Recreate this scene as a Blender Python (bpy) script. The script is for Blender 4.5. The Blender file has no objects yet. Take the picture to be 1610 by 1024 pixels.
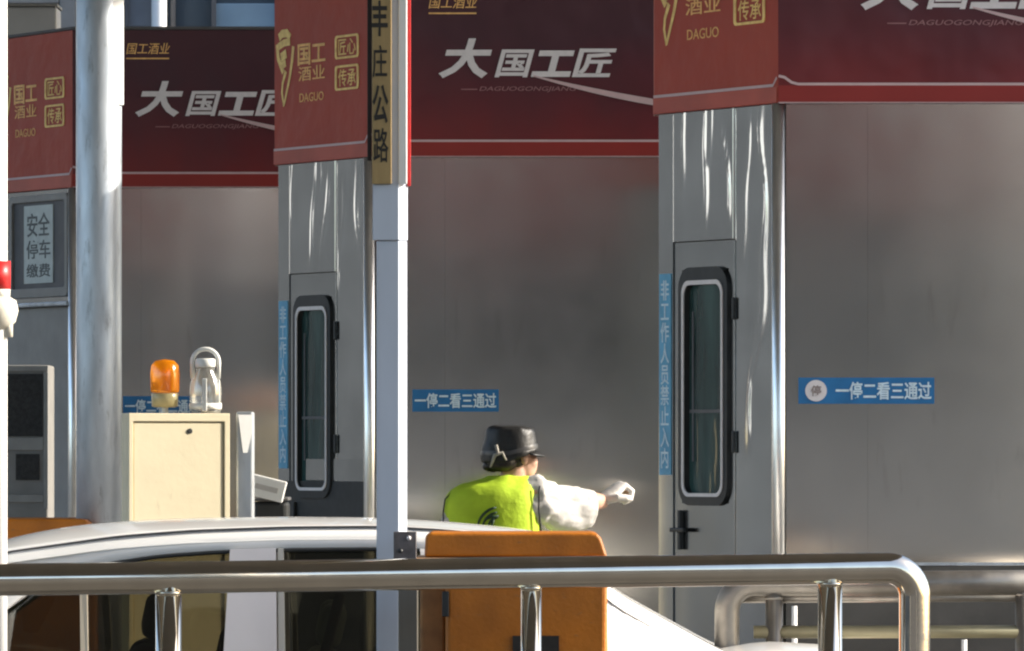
import bpy, bmesh, math, random
from mathutils import Vector, Matrix, noise
from mathutils.bvhtree import BVHTree
R = math.radians
random.seed(7)
S = bpy.context.scene
C = S.collection

# ------------------------------------------------------------------ camera, light, exposure
HC = 1.75                       # eye height over the road
F = 10800.0                     # focal length in photo pixels (photo 1610 x 1024)
cam = bpy.data.cameras.new('camera'); cam_o = bpy.data.objects.new('camera', cam); C.objects.link(cam_o)
cam_o.location = (0, 0, HC); cam_o.rotation_euler = (R(90), 0, 0)
cam.sensor_width = 36.0; cam.lens = F / 1610 * 36.0
cam.shift_y = (716 - 512) / 1610.0
cam.clip_start = 0.5; cam.clip_end = 3000
S.camera = cam_o
SUN_EL, SUN_AZ = R(27), R(86.5)   # azimuth clockwise from +Y: sun stands to the right along the lanes
to_sun = Vector((math.sin(SUN_AZ) * math.cos(SUN_EL), math.cos(SUN_AZ) * math.cos(SUN_EL), math.sin(SUN_EL)))
w = bpy.data.worlds.new("World"); S.world = w; w.use_nodes = True
nt = w.node_tree; nt.nodes.clear()
sky = nt.nodes.new('ShaderNodeTexSky'); sky.sky_type = 'NISHITA'; sky.sun_disc = False
sky.sun_elevation = SUN_EL; sky.sun_rotation = SUN_AZ; sky.dust_density = 2.0
bg = nt.nodes.new('ShaderNodeBackground'); bg.inputs['Strength'].default_value = 0.15
wo = nt.nodes.new('ShaderNodeOutputWorld')
nt.links.new(sky.outputs[0], bg.inputs[0]); nt.links.new(bg.outputs[0], wo.inputs[0])
sl = bpy.data.lights.new('sun', 'SUN'); sl.energy = 4.0; sl.angle = R(0.5); sl.color = (1.0, 0.93, 0.82)
so = bpy.data.objects.new('sun', sl); C.objects.link(so)
so.rotation_euler = (-to_sun).to_track_quat('-Z', 'Y').to_euler()
S.view_settings.view_transform = 'Standard'; S.view_settings.look = 'None'
S.view_settings.gamma = 1.0; S.view_settings.exposure = 1.15
S.cycles.use_denoising = True
S.cycles.filter_width = 2.2
S.cycles.caustics_reflective = False; S.cycles.max_bounces = 8; S.cycles.transparent_max_bounces = 12

def P(px, py, d):
    return Vector(((px - 805) * d / F, d, HC + (716 - py) * d / F))
def PX(px, d): return (px - 805) * d / F
def PZ(py, d): return HC + (716 - py) * d / F

# ------------------------------------------------------------------ materials
MATS = {}
def mat(name, col, rough=0.5, metal=0.0, var=0.0, vscale=4.0, vstretch=(1, 1, 1), bump=0.0, bscale=20.0,
        bstretch=(1, 1, 1), rvar=0.0, alpha=1.0, trans=0.0, ior=1.45, coat=0.0, col2=None, bdetail=3.0):
    if name in MATS: return MATS[name]
    m = bpy.data.materials.new(name); m.use_nodes = True
    n = m.node_tree; b = n.nodes['Principled BSDF']
    b.inputs['Base Color'].default_value = (*col, 1); b.inputs['Roughness'].default_value = rough
    b.inputs['Metallic'].default_value = metal; b.inputs['IOR'].default_value = ior
    b.inputs['Transmission Weight'].default_value = trans; b.inputs['Coat Weight'].default_value = coat
    b.inputs['Alpha'].default_value = alpha
    tc = n.nodes.new('ShaderNodeTexCoord')
    def nz(scale, stretch, detail=3.0):
        mp = n.nodes.new('ShaderNodeMapping'); mp.inputs['Scale'].default_value = stretch
        n.links.new(tc.outputs['Object'], mp.inputs[0])
        t = n.nodes.new('ShaderNodeTexNoise'); t.inputs['Scale'].default_value = scale; t.inputs['Detail'].default_value = detail
        n.links.new(mp.outputs[0], t.inputs['Vector']); return t
    if var > 0 or col2:
        t = nz(vscale, vstretch, 5.0)
        r = n.nodes.new('ShaderNodeValToRGB')
        c2 = col2 if col2 else tuple(min(1, c * (1 + var)) for c in col)
        c1 = col if col2 else tuple(c * (1 - var) for c in col)
        r.color_ramp.elements[0].color = (*c1, 1); r.color_ramp.elements[1].color = (*c2, 1)
        r.color_ramp.elements[0].position = 0.32; r.color_ramp.elements[1].position = 0.68
        n.links.new(t.outputs[0], r.inputs[0]); n.links.new(r.outputs[0], b.inputs['Base Color'])
    if rvar > 0:
        t = nz(vscale * 1.7, vstretch, 4.0)
        mr = n.nodes.new('ShaderNodeMapRange')
        mr.inputs['From Min'].default_value = 0.3; mr.inputs['From Max'].default_value = 0.7
        mr.inputs['To Min'].default_value = max(0.01, rough - rvar); mr.inputs['To Max'].default_value = rough + rvar
        n.links.new(t.outputs[0], mr.inputs[0]); n.links.new(mr.outputs[0], b.inputs['Roughness'])
    if bump > 0:
        t = nz(bscale, bstretch, bdetail)
        bp = n.nodes.new('ShaderNodeBump'); bp.inputs['Strength'].default_value = 1.0; bp.inputs['Distance'].default_value = bump
        n.links.new(t.outputs[0], bp.inputs['Height']); n.links.new(bp.outputs[0], b.inputs['Normal'])
    MATS[name] = m; return m

steel_wall = mat('brushed_steel_wall', (.59, .57, .54), .115, .93, var=.06, vscale=2.2, bump=.0008, bscale=1.1, rvar=.015, bdetail=2)
_n = steel_wall.node_tree; _b = _n.nodes['Principled BSDF']      # vertical grain: reflections smear sideways
_t = _n.nodes.new('ShaderNodeTangent'); _t.direction_type = 'RADIAL'; _t.axis = 'X'
_n.links.new(_t.outputs[0], _b.inputs['Tangent']); _b.inputs['Anisotropic'].default_value = .85; _b.inputs['Anisotropic Rotation'].default_value = .25
steel_wavy = mat('warped_thin_steel', (.60, .62, .63), .13, 1.0, var=.1, vscale=3.0, bump=.006, bscale=1.25, bstretch=(2.6, 2.6, .34), bdetail=1.2)
steel_door = mat('steel_door_skin', (.52, .54, .55), .16, 1.0, var=.1, vscale=3.0, bump=.006, bscale=1.2, bstretch=(2.2, 2.2, .4), bdetail=1.2)
chrome = mat('polished_steel_tube', (.74, .67, .56), .08, 1.0, var=.06, vscale=9, bump=.00015, bscale=30, bstretch=(.2, 1, 1), rvar=.03)
chrome_v = mat('polished_corner_trim', (.9, .9, .88), .3, 1.0, var=.05, vscale=9)
galv = mat('galvanised_steel', (.50, .53, .56), .46, .65, var=.22, vscale=11, vstretch=(1, 1, .25), bump=.002, bscale=14, bstretch=(1, 1, .25), rvar=.08)
white_paint = mat('white_paint', (.80, .80, .78), .38, 0, var=.03, vscale=5, bump=.0006, bscale=40)
white_car = mat('white_car_paint', (.84, .83, .81), .22, 0, var=.02, vscale=3, coat=.5)
grey_paint = mat('grey_paint', (.24, .235, .225), .5, 0, var=.1, vscale=6, bump=.001, bscale=30)
grey_dark = mat('dark_grey_paint', (.10, .10, .105), .55, 0, var=.12, vscale=7, bump=.001, bscale=30)
black_rub = mat('black_rubber', (.022, .024, .025), .5, 0, var=.2, vscale=20)
glass_dark = mat('dark_window_glass', (.03, .065, .062), .07, 0, ior=1.55, var=.45, vscale=3, vstretch=(3, 3, .6), bump=.02, bscale=2, bstretch=(2, 2, .4))
cream = mat('cream_enamel', (.74, .66, .47), .4, 0, var=.035, vscale=5, bump=.0008, bscale=25)
orange = mat('orange_plastic', (.46, .145, .010), .48, 0, var=.22, vscale=5, vstretch=(1, 1, .5), bump=.002, bscale=60, rvar=.1)
lit_fascia = mat('lit_fascia_film', (.40, .055, .030), .6, 0, var=.07, vscale=2, bump=.02, bscale=4)  # lighter red carries the brighter light on the slanted ends
red_strip = mat('red_fascia_strip', (.27, .025, .02), .45, 0, var=.08, vscale=2)
red_paint = mat('red_reflective_tape', (.55, .02, .02), .4, 0, var=.06, vscale=10)
white_film = mat('white_vinyl', (.72, .68, .68), .5, 0, var=.05, vscale=30)
pink_line = mat('pale_pink_line', (.58, .42, .42), .5, 0, var=.06, vscale=12)
faint_pink = mat('faint_pink_vinyl', (.33, .16, .165), .5, 0, var=.1, vscale=40)
gold = mat('gold_vinyl', (.95, .62, .22), .6, .0, var=.18, vscale=30)
gold_dim = mat('dull_gold_vinyl', (.90, .50, .18), .6, .0, var=.18, vscale=30)
blue_film = mat('blue_vinyl', (.018, .15, .36), .45, 0, var=.12, vscale=12)
blue_light = mat('light_blue_vinyl', (.11, .37, .58), .45, 0, var=.15, vscale=9)
ice_film = mat('pale_blue_lettering', (.60, .74, .82), .5, 0, var=.1, vscale=60)
tan_board = mat('tan_board', (.36, .25, .11), .6, 0, var=.1, vscale=8, vstretch=(6, 6, .6), bump=.0008, bscale=40)
ink = mat('black_ink', (.02, .017, .014), .6, 0, var=.2, vscale=40)
paper = mat('faded_paper', (.52, .56, .54), .7, 0, var=.08, vscale=14)
paper_ink = mat('grey_ink', (.12, .13, .13), .7, 0, var=.3, vscale=60)
amber = mat('amber_lens', (1.0, .33, .01), .10, 0, trans=.22, ior=1.45)
clear = mat('clear_plastic', (.93, .93, .90), .05, 0, trans=.9, ior=1.3)
white_plastic = mat('white_plastic', (.82, .82, .78), .4, 0, var=.03, vscale=20)
skin = mat('skin', (.55, .33, .24), .5, 0, var=.08, vscale=18)
hivis = mat('hi_vis_cloth', (.48, .68, .03), .75, 0, var=.07, vscale=12, bump=.004, bscale=30)
cloth_w = mat('white_cotton', (.60, .585, .565), .85, 0, var=.04, vscale=9, bump=.003, bscale=22)
cloth_d = mat('dark_cloth', (.018, .018, .022), .8, 0, var=.2, vscale=14)
cap_m = mat('black_cap_cloth', (.016, .016, .016), .48, 0, var=.3, vscale=14, bump=.002, bscale=60)
hair_m = mat('black_hair', (.012, .009, .007), .45, 0, var=.4, vscale=30, vstretch=(1, 1, .2), bump=.003, bscale=70, bstretch=(1, 1, .2))
seat_m = mat('seat_fabric', (.10, .115, .09), .8, 0, var=.12, vscale=9)
seat_d = mat('dark_seat_fabric', (.02, .018, .016), .8, 0, var=.2, vscale=9)
concrete = mat('concrete', (.30, .29, .27), .85, 0, var=.12, vscale=.8, bump=.006, bscale=6)
asphalt = mat('asphalt', (.07, .068, .065), .85, 0, var=.2, vscale=.5, bump=.004, bscale=40)
unseen_canopy_m = mat('unseen_canopy_sheet', (.36, .35, .33), .6, 0, var=.06, vscale=.6)
wall_pale = mat('pale_render', (.30, .285, .265), .8, 0, var=.08, vscale=.4)
slate = mat('slate_cladding', (.055, .075, .095), .5, 0, var=.12, vscale=1.2)
bluepanel = mat('blue_grey_panel', (.19, .28, .36), .5, 0, var=.12, vscale=2)
grille_m = mat('dark_mesh', (.035, .035, .035), .6, .2, var=.3, vscale=60, bump=.004, bscale=120)
yellow_paint = mat('yellow_paint', (.27, .245, .15), .5, .2, var=.12, vscale=7)

def glass_mat(name, tint, thr):
    m = bpy.data.materials.new(name); m.use_nodes = True; n = m.node_tree; n.nodes.clear()
    o = n.nodes.new('ShaderNodeOutputMaterial'); mx = n.nodes.new('ShaderNodeMixShader')
    tr = n.nodes.new('ShaderNodeBsdfTransparent'); tr.inputs[0].default_value = (*tint, 1)
    gl = n.nodes.new('ShaderNodeBsdfGlossy'); gl.inputs[0].default_value = (.9, .95, .95, 1); gl.inputs['Roughness'].default_value = .05
    mx.inputs[0].default_value = thr
    n.links.new(tr.outputs[0], mx.inputs[1]); n.links.new(gl.outputs[0], mx.inputs[2]); n.links.new(mx.outputs[0], o.inputs[0])
    return m
def shell_mat(name, trl, tr, gl_, f1, f2):
    m = bpy.data.materials.new(name); m.use_nodes = True; n = m.node_tree; n.nodes.clear()
    o = n.nodes.new('ShaderNodeOutputMaterial'); a = n.nodes.new('ShaderNodeMixShader'); b = n.nodes.new('ShaderNodeMixShader')
    t_ = n.nodes.new('ShaderNodeBsdfTransparent'); t_.inputs[0].default_value = (*tr, 1)
    l_ = n.nodes.new('ShaderNodeBsdfTranslucent'); l_.inputs[0].default_value = (*trl, 1)
    g_ = n.nodes.new('ShaderNodeBsdfGlossy'); g_.inputs[0].default_value = (*gl_, 1); g_.inputs['Roughness'].default_value = .12
    a.inputs[0].default_value = f1; b.inputs[0].default_value = f2
    n.links.new(t_.outputs[0], a.inputs[1]); n.links.new(l_.outputs[0], a.inputs[2])
    n.links.new(a.outputs[0], b.inputs[1]); n.links.new(g_.outputs[0], b.inputs[2]); n.links.new(b.outputs[0], o.inputs[0])
    return m
amber = shell_mat('amber_lens_shell', (1.0, .52, .04), (1.0, .68, .12), (1, .9, .8), .62, .10)
clear = shell_mat('milky_clear_shell', (.9, .9, .87), (.93, .94, .92), (1, 1, 1), .13, .13)
car_glass = glass_mat('car_window_glass', (.34, .325, .26), .10)

def fascia_print():
    # printed film: dark plum at the top running to deep red at the bottom, mottled
    m = bpy.data.materials.new('maroon_printed_film'); m.use_nodes = True; n = m.node_tree; b = n.nodes['Principled BSDF']
    b.inputs['Roughness'].default_value = .42
    tc = n.nodes.new('ShaderNodeTexCoord'); sx = n.nodes.new('ShaderNodeSeparateXYZ'); n.links.new(tc.outputs['Generated'], sx.inputs[0])
    t = n.nodes.new('ShaderNodeTexNoise'); t.inputs['Scale'].default_value = 1.6; t.inputs['Detail'].default_value = 2
    n.links.new(tc.outputs['Object'], t.inputs['Vector'])
    a = n.nodes.new('ShaderNodeMath'); a.operation = 'MULTIPLY_ADD'; a.inputs[1].default_value = .55
    n.links.new(t.outputs[0], a.inputs[0]); n.links.new(sx.outputs[2], a.inputs[2])
    t2 = n.nodes.new('ShaderNodeTexNoise'); t2.inputs['Scale'].default_value = 3.0; t2.inputs['Detail'].default_value = 2
    n.links.new(tc.outputs['Object'], t2.inputs['Vector'])
    bp = n.nodes.new('ShaderNodeBump'); bp.inputs['Distance'].default_value = .03; n.links.new(t2.outputs[0], bp.inputs['Height']); n.links.new(bp.outputs[0], b.inputs['Normal'])
    r = n.nodes.new('ShaderNodeValToRGB'); e = r.color_ramp.elements
    e[0].position = .30; e[0].color = (.175, .013, .014, 1); e[1].position = .98; e[1].color = (.060, .014, .023, 1)
    x = r.color_ramp.elements.new(.62); x.color = (.105, .012, .018, 1)
    n.links.new(a.outputs[0], r.inputs[0]); n.links.new(r.outputs[0], b.inputs['Base Color'])
    return m
maroon = fascia_print()

def scuff(m, col, scale, stretch, lo, hi):
    n = m.node_tree; b = n.nodes['Principled BSDF']; src = b.inputs['Base Color'].links[0].from_socket
    tc = n.nodes.new('ShaderNodeTexCoord'); mp = n.nodes.new('ShaderNodeMapping'); mp.inputs['Scale'].default_value = stretch
    t = n.nodes.new('ShaderNodeTexNoise'); t.inputs['Scale'].default_value = scale; t.inputs['Detail'].default_value = 8; t.inputs['Roughness'].default_value = .7
    n.links.new(tc.outputs['Object'], mp.inputs[0]); n.links.new(mp.outputs[0], t.inputs['Vector'])
    mr = n.nodes.new('ShaderNodeMapRange'); mr.inputs['From Min'].default_value = lo; mr.inputs['From Max'].default_value = hi; n.links.new(t.outputs[0], mr.inputs[0])
    mx = n.nodes.new('ShaderNodeMix'); mx.data_type = 'RGBA'; mx.inputs[7].default_value = (*col, 1)
    n.links.new(mr.outputs[0], mx.inputs[0]); n.links.new(src, mx.inputs[6]); n.links.new(mx.outputs[2], b.inputs['Base Color'])
scuff(orange, (.30, .13, .04), 14, (1, 1, 3), .60, .72)
scuff(steel_wall, (.45, .43, .40), 5, (2.5, 2.5, .5), .58, .75)
scuff(galv, (.30, .31, .32), 18, (1.5, 1.5, .3), .56, .70)
scuff(cream, (.58, .50, .34), 9, (2, 2, .5), .62, .80)

# ------------------------------------------------------------------ mesh helpers
def setp(o, label=None, cat=None, group=None, kind=None):
    if label: o['label'] = label
    if cat: o['category'] = cat
    if group: o['group'] = group
    if kind: o['kind'] = kind
    return o
def thing(name, label, cat, loc=(0, 0, 0), rz=0, group=None):
    o = bpy.data.objects.new(name, None); C.objects.link(o); o.location = loc; o.rotation_euler = (0, 0, rz)
    o.empty_display_size = .2
    return setp(o, label, cat, group)
def obj(name, bm, m, parent=None, smooth=False, bevel=0.0, seg=2):
    me = bpy.data.meshes.new(name)
    if smooth:
        for f in bm.faces: f.smooth = True
    bmesh.ops.recalc_face_normals(bm, faces=bm.faces)
    bm.to_mesh(me); bm.free()
    for mm in (m if isinstance(m, (list, tuple)) else [m]): me.materials.append(mm)
    o = bpy.data.objects.new(name, me); C.objects.link(o)
    if parent: o.parent = parent
    if bevel > 0:
        b = o.modifiers.new('bevel', 'BEVEL'); b.width = bevel; b.segments = seg; b.limit_method = 'ANGLE'; b.angle_limit = R(40)
    return o
def B(): return bmesh.new()
def box(bm, x0, x1, y0, y1, z0, z1, M=None, mi=0):
    vs = [bm.verts.new(v) for v in ((x0, y0, z0), (x1, y0, z0), (x1, y1, z0), (x0, y1, z0), (x0, y0, z1), (x1, y0, z1), (x1, y1, z1), (x0, y1, z1))]
    for q in ((0, 3, 2, 1), (4, 5, 6, 7), (0, 1, 5, 4), (1, 2, 6, 5), (2, 3, 7, 6), (3, 0, 4, 7)):
        f = bm.faces.new([vs[i] for i in q]); f.material_index = mi
    if M is not None: bmesh.ops.transform(bm, matrix=M, verts=vs)
    return bm
def prism(bm, pts, a0, a1, axis='z', M=None):
    """polygon pts extruded from a0 to a1; axis z: pts=(x,y); axis y: pts=(x,z)"""
    mk = (lambda p, a: (p[0], p[1], a)) if axis == 'z' else ((lambda p, a: (p[0], a, p[1])) if axis == 'y' else (lambda p, a: (a, p[0], p[1])))
    lo = [bm.verts.new(mk(p, a0)) for p in pts]; hi = [bm.verts.new(mk(p, a1)) for p in pts]
    n = len(pts)
    bm.faces.new(lo[::-1]); bm.faces.new(hi)
    for i in range(n): bm.faces.new((lo[i], lo[(i + 1) % n], hi[(i + 1) % n], hi[i]))
    if M is not None: bmesh.ops.transform(bm, matrix=M, verts=lo + hi)
    return bm
def ring_prism(bm, outer, inner, a0, a1, M=None):
    """frame in the (x,z) plane from y=a0 to y=a1"""
    n = len(outer); vs = []
    rows = []
    for pts, a in ((outer, a0), (inner, a0), (inner, a1), (outer, a1)):
        rows.append([bm.verts.new((p[0], a, p[1])) for p in pts]); vs += rows[-1]
    for k in range(4):
        A_, B_ = rows[k], rows[(k + 1) % 4]
        for i in range(n): bm.faces.new((A_[i], A_[(i + 1) % n], B_[(i + 1) % n], B_[i]))
    if M is not None: bmesh.ops.transform(bm, matrix=M, verts=vs)
    return bm
def rrect(x0, x1, z0, z1, r, n=7):
    out = []
    for cx, cz, a in ((x1 - r, z0 + r, -90), (x1 - r, z1 - r, 0), (x0 + r, z1 - r, 90), (x0 + r, z0 + r, 180)):
        for i in range(n + 1):
            t = R(a + 90 * i / n); out.append((cx + r * math.cos(t), cz + r * math.sin(t)))
    return out
def tube(bm, path, r, n=16, cap=True, squash=None):
    path = [Vector(p) for p in path]; rs = r if isinstance(r, (list, tuple)) else [r] * len(path)
    rows = []; up = None
    for i, p in enumerate(path):
        t = (path[min(i + 1, len(path) - 1)] - path[max(i - 1, 0)]).normalized()
        if up is None:
            up = Vector((0, 0, 1)) if abs(t.z) < .9 else Vector((0, 1, 0))
        a = t.cross(up)
        if a.length < 1e-4: a = t.cross(Vector((1, 0, 0)))
        a.normalize(); b = a.cross(t).normalized(); up = b
        s = squash if squash else (1, 1)
        rows.append([bm.verts.new(p + rs[i] * (s[0] * math.cos(2 * math.pi * k / n) * a + s[1] * math.sin(2 * math.pi * k / n) * b)) for k in range(n)])
    for i in range(len(rows) - 1):
        for k in range(n): bm.faces.new((rows[i][k], rows[i][(k + 1) % n], rows[i + 1][(k + 1) % n], rows[i + 1][k]))
    if cap:
        bm.faces.new(rows[0][::-1]); bm.faces.new(rows[-1])
    return bm
def lathe(bm, prof, c=(0, 0, 0), n=28):
    rows = []
    for r, z in prof:
        rows.append([bm.verts.new((c[0] + max(r, 1e-4) * math.cos(2 * math.pi * k / n), c[1] + max(r, 1e-4) * math.sin(2 * math.pi * k / n), c[2] + z)) for k in range(n)])
    for i in range(len(rows) - 1):
        for k in range(n): bm.faces.new((rows[i][k], rows[i][(k + 1) % n], rows[i + 1][(k + 1) % n], rows[i + 1][k]))
    bm.faces.new(rows[0][::-1]); bm.faces.new(rows[-1])
    return bm
def loft(bm, rings, cap=True):
    rows = [[bm.verts.new(p) for p in r] for r in rings]; n = len(rows[0])
    for i in range(len(rows) - 1):
        for k in range(n): bm.faces.new((rows[i][k], rows[i][(k + 1) % n], rows[i + 1][(k + 1) % n], rows[i + 1][k]))
    if cap: bm.faces.new(rows[0][::-1]); bm.faces.new(rows[-1])
    return bm
def ell(c, rx, ry, yaw=0, n=28, tilt=(0, 0), p=2.0):
    """horizontal superellipse ring"""
    out = []
    for k in range(n):
        t = 2 * math.pi * k / n; ct, st = math.cos(t), math.sin(t)
        x = rx * math.copysign(abs(ct) ** (2 / p), ct); y = ry * math.copysign(abs(st) ** (2 / p), st)
        X = x * math.cos(yaw) - y * math.sin(yaw); Y = x * math.sin(yaw) + y * math.cos(yaw)
        out.append(Vector((c[0] + X, c[1] + Y, c[2] + tilt[0] * X + tilt[1] * Y)))
    return out
def ellipsoid(bm, c, r, yaw=0, sub=3):
    g = bmesh.ops.create_icosphere(bm, subdivisions=sub, radius=1)
    bmesh.ops.transform(bm, matrix=Matrix.Translation(c) @ Matrix.Rotation(yaw, 4, 'Z') @ Matrix.Diagonal((*r, 1)), verts=g['verts'])
def text_bm(body, x0, x1, z0, z1, out, M=None, bold=0.0, shear=0.0, ext=.0015, bm=None, vertical=False, keep=False):
    """letters as real thin solids on the plane y = -out (facing -y), fitted to the box"""
    c = bpy.data.curves.new('t', 'FONT'); c.body = '\n'.join(body) if vertical else body
    c.offset = bold; c.shear = shear; c.resolution_u = 3; c.extrude = .01
    if vertical: c.align_x = 'CENTER'; c.space_line = .98
    o = bpy.data.objects.new('t', c); C.objects.link(o)
    dg = bpy.context.evaluated_depsgraph_get(); me = bpy.data.meshes.new_from_object(o.evaluated_get(dg))
    bpy.data.objects.remove(o); bpy.data.curves.remove(c)
    t = bmesh.new(); t.from_mesh(me); bpy.data.meshes.remove(me)
    xs = [v.co.x for v in t.verts]; ys = [v.co.y for v in t.verts]
    a, b, c_, d = min(xs), max(xs), min(ys), max(ys)
    for v in t.verts:
        x = x0 + (v.co.x - a) / (b - a) * (x1 - x0); z = z0 + (v.co.y - c_) / (d - c_) * (z1 - z0)
        y = -out - (ext if v.co.z > 0 else 0)
        v.co = (x, y, z)
    if M is not None: bmesh.ops.transform(t, matrix=M, verts=t.verts)
    if bm is None: return t
    me = bpy.data.meshes.new('t'); t.to_mesh(me); t.free(); bm.from_mesh(me); bpy.data.meshes.remove(me)
    return bm
def strip(bm, pts, ws, out, th=.0015, M=None):
    """flat ribbon on the plane y=-out following pts (x,z), widths ws"""
    L, Rr = [], []
    for i, p in enumerate(pts):
        q0 = Vector(pts[max(i - 1, 0)]); q1 = Vector(pts[min(i + 1, len(pts) - 1)])
        t = (q1 - q0).normalized(); nn = Vector((-t.y, t.x)); wv = (ws[i] if isinstance(ws, (list, tuple)) else ws) / 2
        L.append(Vector(p) + nn * wv); Rr.append(Vector(p) - nn * wv)
    poly = [(v.x, v.y) for v in L] + [(v.x, v.y) for v in reversed(Rr)]
    vs = []
    for i in range(len(pts) - 1):
        quad = [L[i], L[i + 1], Rr[i + 1], Rr[i]]
        f = [bm.verts.new((q.x, -out - th, q.y)) for q in quad]; bm.faces.new(f); vs += f
    bmesh.ops.remove_doubles(bm, verts=vs, dist=1e-6)
    if M is not None: bmesh.ops.transform(bm, matrix=M, verts=bm.verts)
    return bm

# ------------------------------------------------------------------ setting: ground, islands, unseen canopy
bm = B(); s = 1500
f = bm.faces.new([bm.verts.new(v) for v in ((-s, -s, 0), (s, -s, 0), (s, s, 0), (-s, s, 0))])
setp(obj('road', bm, asphalt), kind='structure')
ISL = .25
BOOTHS = [(1228, 30.5), (584, 36.0), (118, 40.1)]
bm = B()
for px, d in BOOTHS:
    x = PX(px, d); box(bm, x - 9, x + 9, d - .7, d + 2.6, .0, ISL)
box(bm, -8, 1.35, 33.2, 35.1, 0, ISL - .01)
setp(obj('pavement', bm, concrete, bevel=.03), kind='structure')

# ------------------------------------------------------------------ toll booths
BW = 2.6                                    # length of the flat side
FAR = Vector((-.52, 1.0)); CL = FAR.length  # slanted end wall: from the corner (0,0) to FAR
ud = (-FAR).normalized(); nd = Vector((-ud.y, ud.x))
M_ch = Matrix(((ud.x, nd.x, 0, FAR.x), (ud.y, nd.y, 0, FAR.y), (0, 0, 1, 0), (0, 0, 0, 1)))
def hexa(e):
    """plan outline grown by e"""
    pts = [(0, 0), (BW, 0), (BW + .52, 1.0), (BW + .52, 1.15), (BW, 2.15), (0, 2.15), (FAR.x, 1.15), (FAR.x, 1.0)]
    out = []; n = len(pts)
    for i in range(n):
        p0, p1, p2 = Vector(pts[i - 1]), Vector(pts[i]), Vector(pts[(i + 1) % n])
        a = (p1 - p0).normalized(); b = (p2 - p1).normalized()
        na = Vector((a.y, -a.x)); nb = Vector((b.y, -b.x)); k = (na + nb); k = k / (k.length_squared) * 2
        out.append(p1 + k * e)
    return [(v.x, v.y) for v in out]
def dented(u0, u1, z0, z1, seed, dents):
    """thin sheet with a few hand-worked vertical creases; u along the end wall"""
    rnd = random.Random(seed); bm = bmesh.new()
    nu, nz = max(8, int((u1 - u0) / .006)), max(10, int((z1 - z0) / .05))
    paths = []
    for uc, a, wd, zc0, zc1 in dents:
        paths.append((uc, a, wd, zc0, zc1, rnd.uniform(0, 9)))
    g = []
    for i in range(nu + 1):
        u = u0 + (u1 - u0) * i / nu; row = []
        for j in range(nz + 1):
            z = z0 + (z1 - z0) * j / nz; y = -.004
            for uc, a, wd, za, zb, ph in paths:
                if za - .25 < z < zb + .25:
                    k = max(0, min(1, (z - za + .25) / .25, (zb + .25 - z) / .25)); k = k * k * (3 - 2 * k)
                    p = uc + .045 * math.sin(z * 4.1 + ph) + .018 * math.sin(z * 11.3 + ph * 2) + .1 * (z - zb) * math.sin(ph * 3)
                    w_ = wd * (1.1 + .6 * math.sin(z * 7 + ph))
                    y -= a * k * math.exp(-((u - p) / w_) ** 2)
            e_ = min(u - u0, u1 - u); y = -.004 + (y + .004) * min(1, e_ / .02)
            row.append(bm.verts.new((u, y, z)))
        g.append(row)
    for i in range(nu):
        for j in range(nz): bm.faces.new((g[i][j], g[i + 1][j], g[i + 1][j + 1], g[i][j + 1]))
    back = [[bm.verts.new((v.co.x, .019, v.co.z)) for v in (c[0], c[-1])] for c in (g[0], g[-1])]
    bm.faces.new((g[0][0], g[0][-1], back[0][1], back[0][0])) if False else None
    bm.faces.new([v for v in g[0]] + [back[0][1], back[0][0]]); bm.faces.new([v for v in g[-1]] + [back[1][1], back[1][0]])
    bmesh.ops.transform(bm, matrix=M_ch, verts=bm.verts)
    return bm
zl = lambda up: up + HC - ISL               # height over eye level -> height over island
Z_B, Z_L, Z_T = zl(1.563), zl(1.647), zl(2.48)

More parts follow.
